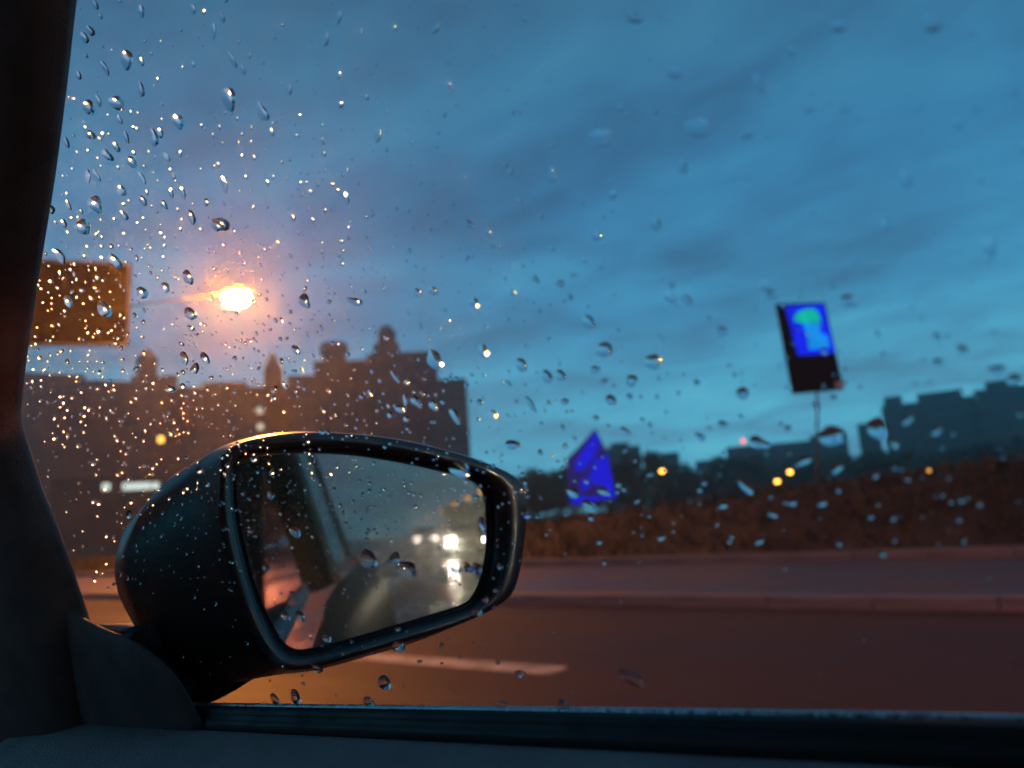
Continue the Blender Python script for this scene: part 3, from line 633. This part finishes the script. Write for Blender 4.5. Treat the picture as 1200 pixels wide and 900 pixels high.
# ------------------------------------------------------------------ cars that follow, seen in the mirror
def follow_car(x, y, label, lights=('head_lo', 'head_lo')):
    c = empty('following_car', (x, y, 0))
    side = [(2.1, 0.35), (2.2, 0.55), (2.1, 0.78), (1.1, 0.98), (0.35, 1.42), (-0.9, 1.45), (-1.7, 1.05), (-2.15, 0.98), (-2.2, 0.5), (-2.1, 0.33)]
    sp = spline(side, 3)
    lps = [[V((sx * wd, a * ys, 0.33 + (z - 0.33) * zs_)) for a, z in sp] for sx, wd, ys, zs_ in ((-1, 0.80, 0.94, 0.95), (-1, 0.90, 1, 0.97), (-1, 0.86, 1, 1), (1, 0.86, 1, 1), (1, 0.90, 1, 0.97), (1, 0.80, 0.94, 0.95))]
    loft('body', lps, M['carred'], c, True, True)
    prism('windscreen', [(-0.68, 1.06, 1.03), (0.68, 1.06, 1.03), (0.58, 0.42, 1.40), (-0.58, 0.42, 1.40)], (0, 0.03, 0.03), M['dglass'], c)
    for sx in (-1, 1):
        for yy in (1.35, -1.35):
            w_ = tube('wheel', [(sx * 0.72, yy, 0.32), (sx * 0.92, yy, 0.32)], 0.32, M['tyre'], c, 20); tube('rim', [(sx * 0.90, yy, 0.32), (sx * 0.925, yy, 0.32)], 0.2, M['rim'], w_, 14)
        bm = bmesh.new(); bmesh.ops.create_uvsphere(bm, u_segments=14, v_segments=8, radius=1.0, matrix=Matrix.Translation((sx * 0.64, 2.12, 0.66)) @ Matrix.Diagonal((0.13, 0.10, 0.075, 1)))
        bm_obj('headlight', bm, M[lights[0 if sx < 0 else 1]], c, True)
        box('wing_mirror', (sx * 1.0, 0.75, 1.02), (0.2, 0.1, 0.13), M['carred'], c, bev=0.03)
    box('grille', (0, 2.16, 0.52), (0.9, 0.06, 0.16), M['tyre'], c, bev=0.02)
    return tag(c, label, 'car', 'cars following')
follow_car(3.35, -30, 'dark car following in the next lane, one headlight glaring in the door mirror', ('head_hi', 'head_lo'))
follow_car(6.2, -62, 'dark car farther back by the kerb, its headlights small in the door mirror')
follow_car(6.0, -95, 'dark car farthest back of the cars that follow', ('head_lo', 'head_lo'))
follow_car(3.0, -56, 'dark car second in the next lane, partly hidden in the door mirror')

# ================================================================== RAINDROPS ON THE OUTSIDE OF THE PANE
def drop_geo(px, py, a, b_, th, seed, hk=0.42, seg=14, rings=4, irr=0.16):
    """closed cap of water: outline given in picture units round (px, py), laid on the pane, domed outwards"""
    rd = random.Random(seed); c = pane(px, py, 0.0007)
    ex = pane(px + 1, py, 0.0007) - c; ey = pane(px, py + 1, 0.0007) - c
    ph = [rd.uniform(0, 6.28) for _ in range(3)]; am = [irr * rd.uniform(0.3, 1), irr * 0.6 * rd.uniform(0.2, 1), irr * 0.4 * rd.random()]
    tail = rd.uniform(-0.25, 0.35)
    hgt = hk * min(a, b_) * sqrt(ex.length * ey.length)
    ct, st = cos(th), sin(th); out = []
    for k in range(seg):
        f = 2 * pi * k / seg; r = 1 + am[0] * cos(2 * f + ph[0]) + am[1] * cos(3 * f + ph[1]) + am[2] * cos(5 * f + ph[2])
        u = a * r * cos(f); v = b_ * r * sin(f) * (1 - tail * cos(f)); out.append((u * ct - v * st, u * st + v * ct))
    vs, fs = [], []
    ox = (rd.uniform(-0.12, 0.12), rd.uniform(-0.05, 0.15))
    for j in range(rings):
        rr = 1 - j / rings; hh = (1 - rr * rr) * (1 - 0.12 * rr)
        for u, v in out:
            vs.append(c + ex * (u * rr + ox[0] * a * hh) + ey * (v * rr + ox[1] * b_ * hh) + NP * (hgt * hh))
    vs.append(c + ex * (ox[0] * a) + ey * (ox[1] * b_) + NP * (hgt * 1.0))
    for j in range(rings - 1):
        for k in range(seg): fs.append((j * seg + k, j * seg + (k + 1) % seg, (j + 1) * seg + (k + 1) % seg, (j + 1) * seg + k))
    top = len(vs) - 1; jb = (rings - 1) * seg
    for k in range(seg): fs.append((jb + k, jb + (k + 1) % seg, top))
    base = len(vs); vs += [v.copy() for v in vs[:seg]]
    fs.append(tuple(range(base, base + seg))[::-1])
    return c, vs, fs
def drop_mesh(name, geos):
    vs, fs, sm = [], [], []
    for c0, v, f in geos:
        o_ = len(vs); vs += v; fs += [tuple(i + o_ for i in g) for g in f]; sm += [True] * (len(f) - 1) + [False]
    return vs, fs, sm
def make_drop_obj(name, geos, origin):
    vs, fs, sm = drop_mesh(name, geos)
    me = bpy.data.meshes.new(name); me.from_pydata([tuple(v - origin) for v in vs], [], fs); me.polygons.foreach_set('use_smooth', sm); me.update()
    # weld the base to the rim but keep the crease, so the water is one closed body
    bm = bmesh.new(); bm.from_mesh(me); bmesh.ops.remove_doubles(bm, verts=bm.verts, dist=1e-7); bmesh.ops.recalc_face_normals(bm, faces=bm.faces)
    for e in bm.edges:
        if len(e.link_faces) == 2 and (len(e.link_faces[0].verts) > 4 or len(e.link_faces[1].verts) > 4): e.smooth = False
    bm.to_mesh(me); bm.free()
    o_ = link(name, me, M['water']); o_.location = origin; return o_

# drops that can be picked out in the photograph: x, y, half length, half width, direction in degrees (0 = along x, 90 = down)
BIG = [
 (148, 70, 12, 8, 75), (137, 121, 10, 8, 50), (268, 116, 14, 9, 75), (307, 131, 12, 6, 70), (250, 37, 10, 3, 95), (382, 46, 10, 3, 95), (272, 70, 11, 3.5, 60), (284, 81, 7, 3, 75),
 (209, 143, 9, 7, 80), (104, 126, 11, 6, 70), (165, 105, 10, 4, 78), (180, 161, 12, 5, 80), (99, 44, 8, 4, 60), (106, 36, 7, 4, 65), (123, 80, 9, 3.5, 65), (112, 240, 11, 8, 60),
 (142, 223, 8, 5, 65), (97, 266, 11, 8, 45), (258, 263, 12, 8, 20), (224, 254, 10, 4.5, 62), (263, 217, 9, 4, 75), (154, 190, 8, 6, 60), (126, 182, 8, 5, 40), (106, 158, 7, 5, 30),
 (166, 208, 9, 3, 55), (103, 206, 9, 3, 88), (148, 161, 8, 3, 65), (339, 105, 7, 3, 85), (136, 172, 7, 4, 60), (195, 184, 7, 3, 60), (187, 156, 7, 4, 75), (113, 205, 8, 3, 60),
 (80, 240, 6, 3, 70), (75, 262, 6, 3, 60), (60, 246, 6, 4, 50), (226, 11, 7, 3, 80), (260, 20, 7, 3, 80), (165, 13, 8, 4, 70), (112, 6, 6, 3, 60), (140, 140, 6, 3, 70),
 (214, 225, 9, 3, 75), (200, 225, 8, 3, 75), (192, 240, 7, 3.5, 50), (167, 235, 7, 4.5, 55), (145, 252, 8, 3.5, 55), (78, 167, 7, 3, 75), (115, 118, 7, 3.5, 70), (92, 88, 6, 3, 80),
 (357, 353, 10, 6, 60), (415, 353, 9, 5, 20), (509, 421, 13, 8, 65), (463, 441, 9, 3, 65), (488, 471, 8, 5, 50), (475, 468, 8, 2.5, 85), (508, 475, 7, 5, 50), (533, 487, 10, 5, 65),
 (470, 479, 6, 6, 0), (540, 551, 12, 10, 30), (566, 411, 9, 5, 65), (556, 355, 7, 5, 50), (508, 341, 6, 5, 60), (489, 343, 6, 4, 60), (220, 325, 9, 6, 60), (166, 343, 9, 6, 50), (193, 337, 8, 5, 60),
 (122, 362, 12, 7, 60), (135, 306, 10, 6, 50), (70, 300, 10, 5, 60), (80, 353, 8, 5, 50), (223, 368, 9, 6, 30), (255, 265, 8, 6, 30), (228, 432, 6, 6, 0), (216, 420, 8, 5, 75), (240, 420, 8, 5, 70),
 (690, 378, 9, 7, 40), (765, 424, 12, 8, 5), (708, 410, 10, 9, 30), (611, 428, 8, 7, 40), (641, 441, 8, 6, 50), (657, 440, 7, 6, 60), (697, 433, 6, 5, 30), (740, 446, 7, 7, 30), (716, 469, 6, 7, 80),
 (870, 461, 8, 7, 0), (786, 349, 8, 6, 20), (805, 352, 7, 5, 50), (622, 474, 11, 3.5, 55), (601, 521, 9, 6, 10), (733, 506, 8, 3.5, 35), (821, 512, 7, 4, 40), (847, 497, 6, 4, 20), (890, 519, 12, 7, 25),
 (975, 511, 17, 11, 5), (873, 569, 13, 5, 45), (905, 602, 8, 3.5, 30), (941, 541, 11, 4.5, -30), (981, 549, 8, 5, -25), (905, 345, 9, 5, 10), (995, 353, 12, 7, 10), (1029, 502, 14, 11, 80), (1064, 492, 7, 5, -30),
 (1098, 505, 8, 4, -50), (740, 795, 17, 8, 35), (690, 592, 8, 5, 35), (708, 576, 8, 5, 25), (671, 577, 8, 6, 30), (847, 592, 6, 4, 0), (928, 589, 6, 4, 10), (963, 590, 6, 4, -20),
 (818, 149, 16, 12, 20), (705, 162, 14, 12, 0), (889, 98, 14, 6, 62), (875, 156, 10, 6, -30), (948, 127, 6, 5, 0), (990, 127, 6, 5, 0), (1160, 290, 12, 9, 70), (1062, 210, 11, 8, 75), (790, 85, 10, 8, 30),
 (1092, 26, 14, 11, 20), (743, 20, 11, 7, 20), (648, 206, 10, 5, 110), (609, 236, 5, 4, 60), (718, 228, 5, 5, 60), (627, 327, 7, 3.5, 45), (656, 332, 5, 4, 0), (800, 196, 8, 6, 70), (1123, 145, 8, 7, 0),
 (983, 30, 11, 8, 0), (928, 60, 7, 5, 20), (1188, 105, 9, 8, 0), (1038, 263, 7, 6, 0), (768, 263, 8, 6, 80), (700, 277, 7, 5, 30), (896, 335, 7, 6, 40), (845, 388, 8, 5, 20), (1048, 520, 7, 4, 40), (1100, 425, 8, 4, 0), (1128, 410, 8, 6, 10), (1168, 434, 12, 6, 5), (1190, 445, 9, 7, 0), (1098, 395, 6, 4, 20),
 (450, 800, 10, 7, 55), (346, 818, 9, 5, 55), (322, 820, 8, 4.5, 55), (660, 829, 11, 6, 75), (432, 822, 7, 5, 20), (588, 826, 6, 4, 0), (432, 656, 13, 9, 35), (476, 667, 13, 9, 25), (547, 665, 7, 5, 50), (558, 666, 8, 5, 45),
 (463, 655, 8, 6, 60), (534, 668, 6, 5, 20), (565, 614, 8, 4, 70), (346, 624, 7, 6, 60), (317, 580, 6, 4, 60), (468, 758, 9, 6, 20), (372, 784, 7, 4, 20), (345, 812, 5, 4, 20), (352, 722, 8, 4, 60), (335, 722, 6, 5, 60), (383, 748, 7, 4, 30),
 (648, 200, 5, 4, 90), (573, 272, 7, 3, 75), (549, 262, 7, 4, 40), (443, 160, 8, 4, 110), (405, 232, 9, 4, 75), (397, 20, 8, 3.5, 110), (510, 33, 8, 4, 120), (610, 790, 7, 4, 20), (1033, 648, 7, 4, 0), (890, 634, 6, 4, -30), (775, 630, 6, 3, 0),
]
rd = random.Random(77)
taken = [(x, y, max(a, b_)) for x, y, a, b_, _ in BIG]
SMALL = []
def dens(x, y):
    """how thickly the small drops lie"""
    dx, dy = x - 250, y - 420
    v = 1.5 * exp(-(dx * dx / (2 * 190 ** 2) + dy * dy / (2 * 190 ** 2))) + 0.16 * exp(-((x - 480) ** 2 / (2 * 170 ** 2) + (y - 560) ** 2 / (2 * 140 ** 2))) * 3
    v += 0.7 * exp(-((x - 70) ** 2 / (2 * 70 ** 2) + (y - 330) ** 2 / (2 * 170 ** 2)))
    v += 0.10 + (0.12 if 300 < y < 640 else 0) * (x > 560)
    if y > 640 and x > 600: v *= 0.35
    if y > 700 and x < 330: v *= 0.35
    return v
def inside(x, y):
    if y > 822: return False
    for (x0, y0), (x1, y1) in zip(edge, edge[1:]):
        if y0 <= y < y1 and x < x0 + (x1 - x0) * (y - y0) / max(1e-6, y1 - y0) + 4: return False
    return True
tries = 0
while len(SMALL) < 2250 and tries < 60000:
    tries += 1; x, y = rd.uniform(20, 1420), rd.uniform(-160, 820)
    if not inside(x, y) or rd.random() * 1.9 > dens(x, y): continue
    s_ = rd.lognormvariate(0.45, 0.42) * (1.0 + 0.45 * max(0, (x - 500) / 700)) * (0.85 if y > 480 and x < 600 else 1.0)
    s_ = min(s_, 5.2)
    if any((x - X) ** 2 + (y - Y) ** 2 < (s_ + S) ** 2 * 1.1 for X, Y, S in taken): continue
    el = rd.uniform(1.0, 2.3) if y < 480 else rd.uniform(1.0, 1.9)
    th = rd.gauss(68, 14) if y < 330 and x < 600 else rd.gauss(55, 40)
    taken.append((x, y, s_)); SMALL.append((x, y, s_ * sqrt(el), s_ / sqrt(el) * 1.15, th))
SMALL.sort(key=lambda q: (not (q[0] < 1195 and q[1] > 5), -q[2] * q[3]))
ALL = [(q, True) for q in BIG] + [(q, False) for q in SMALL]
MARKS = [(277, 350, 'the street lamp'), (95, 355, 'the hanging sign board'), (169, 415, 'the short tower'), (322, 415, 'the spire'), (397, 400, 'the square tower'), (462, 380, 'the domed tower'), (530, 450, 'the stepped wing'), (545, 500, 'the wing edge'),
 (90, 60, 'the pillar top'), (70, 160, 'the upper pillar'), (55, 250, 'the pillar edge'), (30, 480, 'the pillar bend'), (192, 515, 'the amber light'), (160, 568, 'the lit shop window'), (304, 490, 'the lit windows'), (200, 680, 'the mirror shell'), (100, 690, 'the mirror arm'),
 (300, 550, 'the inner mirror corner'), (420, 530, 'the top edge of the mirror'), (560, 570, 'the outer mirror corner'), (525, 635, 'the glaring headlight'), (420, 640, 'the middle of the mirror'), (340, 740, 'the lower mirror corner'), (470, 740, 'the bottom edge of the mirror'), (600, 640, 'the outer rim of the mirror'),
 (693, 547, 'the blue striped board'), (776, 552, 'the first amber lamp'), (918, 558, 'the two close amber lamps'), (1087, 552, 'the lone amber lamp'), (950, 375, 'the blue road sign'), (952, 480, 'the sign pole'), (870, 517, 'the red roof light'), (1030, 495, 'the narrow block'), (1100, 470, 'the broad slate block'), (1180, 450, 'the highest slate block'), (812, 540, 'the notch in the trees'), (620, 540, 'the small tree past the mirror'),
 (600, 770, 'the painted lane line'), (900, 655, 'the far kerb'), (900, 705, 'the near kerb'), (800, 830, 'the wet sill'), (350, 822, 'the sill under the mirror')]
def near_mark(x, y):
    X, Y, nm = min(MARKS, key=lambda m_: (m_[0] - x) ** 2 + (m_[1] - y) ** 2); dx, dy = x - X, y - Y; r = sqrt(dx * dx + dy * dy)
    if r < 14: return 'over ' + nm
    far_ = 'just ' if r < 50 else ('' if r < 110 else 'high ' if abs(dy) > abs(dx) and dy < 0 else 'well ')
    if abs(dy) > 1.6 * abs(dx): wd = 'above ' if dy < 0 else 'below '
    elif abs(dx) > 1.6 * abs(dy): wd = 'on the pillar side of ' if dx < 0 else 'on the rear side of '
    else: wd = ('up from ' if dy < 0 else 'down from ') + ('and pillarward of ' if dx < 0 else 'and rearward of ')
    wd = wd.replace('from and', 'and'); return far_ + wd + nm
def drop_label(q):
    x, y, a, b_, th = q; ar = a * b_; el = a / b_
    size = 'tiny' if ar < 9 else 'small' if ar < 24 else 'middling' if ar < 50 else 'big' if ar < 95 else 'very big'
    th = th % 180; lean = 'upright' if 72 < th < 112 else 'flat' if th < 22 or th > 158 else 'slanting'
    shape = 'round' if el < 1.35 else (lean + (' oval' if el < 2.0 else ' slim'))
    return size + ' ' + shape + ' raindrop ' + near_mark(x, y)
def zone(x, y):
    if 262 < x < 617 and 508 + 0.02 * (x - 262) < y < 785: return ('raindrop on the side window in front of the door mirror', 'raindrops before the mirror')
    if x < 560 and y < 300: return ('raindrop on the side window against the blue sky above the street lamp', 'raindrops on the sky above the lamp')
    if x < 560 and y < 420: return ('raindrop sparkling orange on the side window around the street lamp', 'raindrops around the lamp')
    if x < 560 and y < 785: return ('raindrop on the side window over the dark buildings and mirror housing', 'raindrops over the dark buildings')
    if y < 300: return ('soft blurred raindrop on the side window against the high cloudy sky', 'raindrops on the high sky')
    if y < 480 + (0 if x < 900 else 30): return ('raindrop on the side window against the pale low sky over the skyline', 'raindrops on the low sky')
    if y < 640: return ('raindrop on the side window in front of the dark far skyline', 'raindrops over the skyline')
    return ('raindrop on the side window in front of the dark wet road', 'raindrops over the road')
SPECIAL = {(268, 116): 'large teardrop with an orange glint, highest glint of the upper window', (148, 70): 'large pale raindrop near the top of the pillar', (137, 121): 'raindrop with an orange glint below the pale one near the pillar',
 (307, 131): 'slim glinting raindrop beside the large glinting teardrop', (112, 240): 'dark-topped raindrop by the pillar above the sign board', (97, 266): 'orange-lit raindrop just above the top edge of the sign board',
 (258, 263): 'wide dark raindrop straight above the street lamp', (509, 421): 'pale blue raindrop at the shoulder of the domed building', (540, 551): 'bright blue raindrop on the top edge of the mirror',
 (432, 656): 'dark rounded raindrop in the middle of the mirror glass, the upper of two', (476, 667): 'dark rounded raindrop in the middle of the mirror glass, nearer the glaring headlight',
 (975, 511): 'largest raindrop under the blue road sign, dark above and pale below', (740, 795): 'large raindrop low over the road with a pale crescent', (660, 829): 'raindrop hanging on the wet sill, long and pale',
 (818, 149): 'large blurred raindrop high in the cloudy sky', (705, 162): 'round blurred raindrop beside the largest one in the cloudy sky', (873, 569): 'long pale slanting raindrop under the two close amber lamps',
 (941, 541): 'pale slanting raindrop beside the two close amber lamps', (765, 424): 'wide raindrop low in the sky above the first amber lamp', (690, 378): 'raindrop with a bright dot in the sky past the domed building',
 (1029, 502): 'upright clear raindrop beside the broad slate block', (890, 519): 'dark raindrop with a pale tail on the roof of the long low block', (450, 800): 'raindrop on the road just under the mirror', (1160, 290): 'blurred raindrop at the edge of the cloudy sky'}
rest = []
for i, (q, big) in enumerate(ALL):
    x, y, a, b_, th = q
    g = drop_geo(x, y, a, b_, radians(th), i, rd.uniform(0.34, 0.62) if not big else rd.uniform(0.36, 0.60), 16 if big else 10, 5 if big else 4, 0.16 if big else 0.14)
    if i < 300:
        o_ = make_drop_obj('raindrop', [g], g[0]); lb, gr = zone(x, y)
        if (x, y) in SPECIAL: tag(o_, SPECIAL[(x, y)], 'raindrop')
        else: tag(o_, drop_label(q), 'raindrop', gr)
    else: rest.append(g)
by_label = {}
for o_ in [x for x in COL.objects if x.name.startswith('raindrop')]: by_label.setdefault(o_['label'], []).append(o_)
for lb, os_ in by_label.items():
    if len(os_) < 2: continue
    os_.sort(key=lambda x: -x.location.z)
    wds = {2: ('higher one', 'lower one'), 3: ('highest one', 'middle one', 'lowest one')}.get(len(os_))
    if wds:
        for o_, w_ in zip(os_, wds): o_['label'] = lb + ', the ' + w_
o_ = make_drop_obj('fine_rain', rest, P0); tag(o_, 'fine raindrops scattered over the side window', 'raindrops', kind='stuff')

# ------------------------------------------------------------------ damp air, its scatter also standing in for lamp glow on the wet glass
bm = bmesh.new(); box_bm(bm, (0, -25, 44), (880, 930, 92))
hz = bm_obj('haze', bm, None); hz['kind'] = 'stuff'
hm, t = new_mat('damp_air'); pv = N(t, 'ShaderNodeVolumePrincipled'); pv.inputs['Density'].default_value = 0.00092; pv.inputs['Anisotropy'].default_value = 0.79; pv.inputs['Color'].default_value = (0.93, 0.94, 0.96, 1)
t.links.new(pv.outputs[0], N(t, 'ShaderNodeOutputMaterial').inputs['Volume']); hz.data.materials.append(hm)
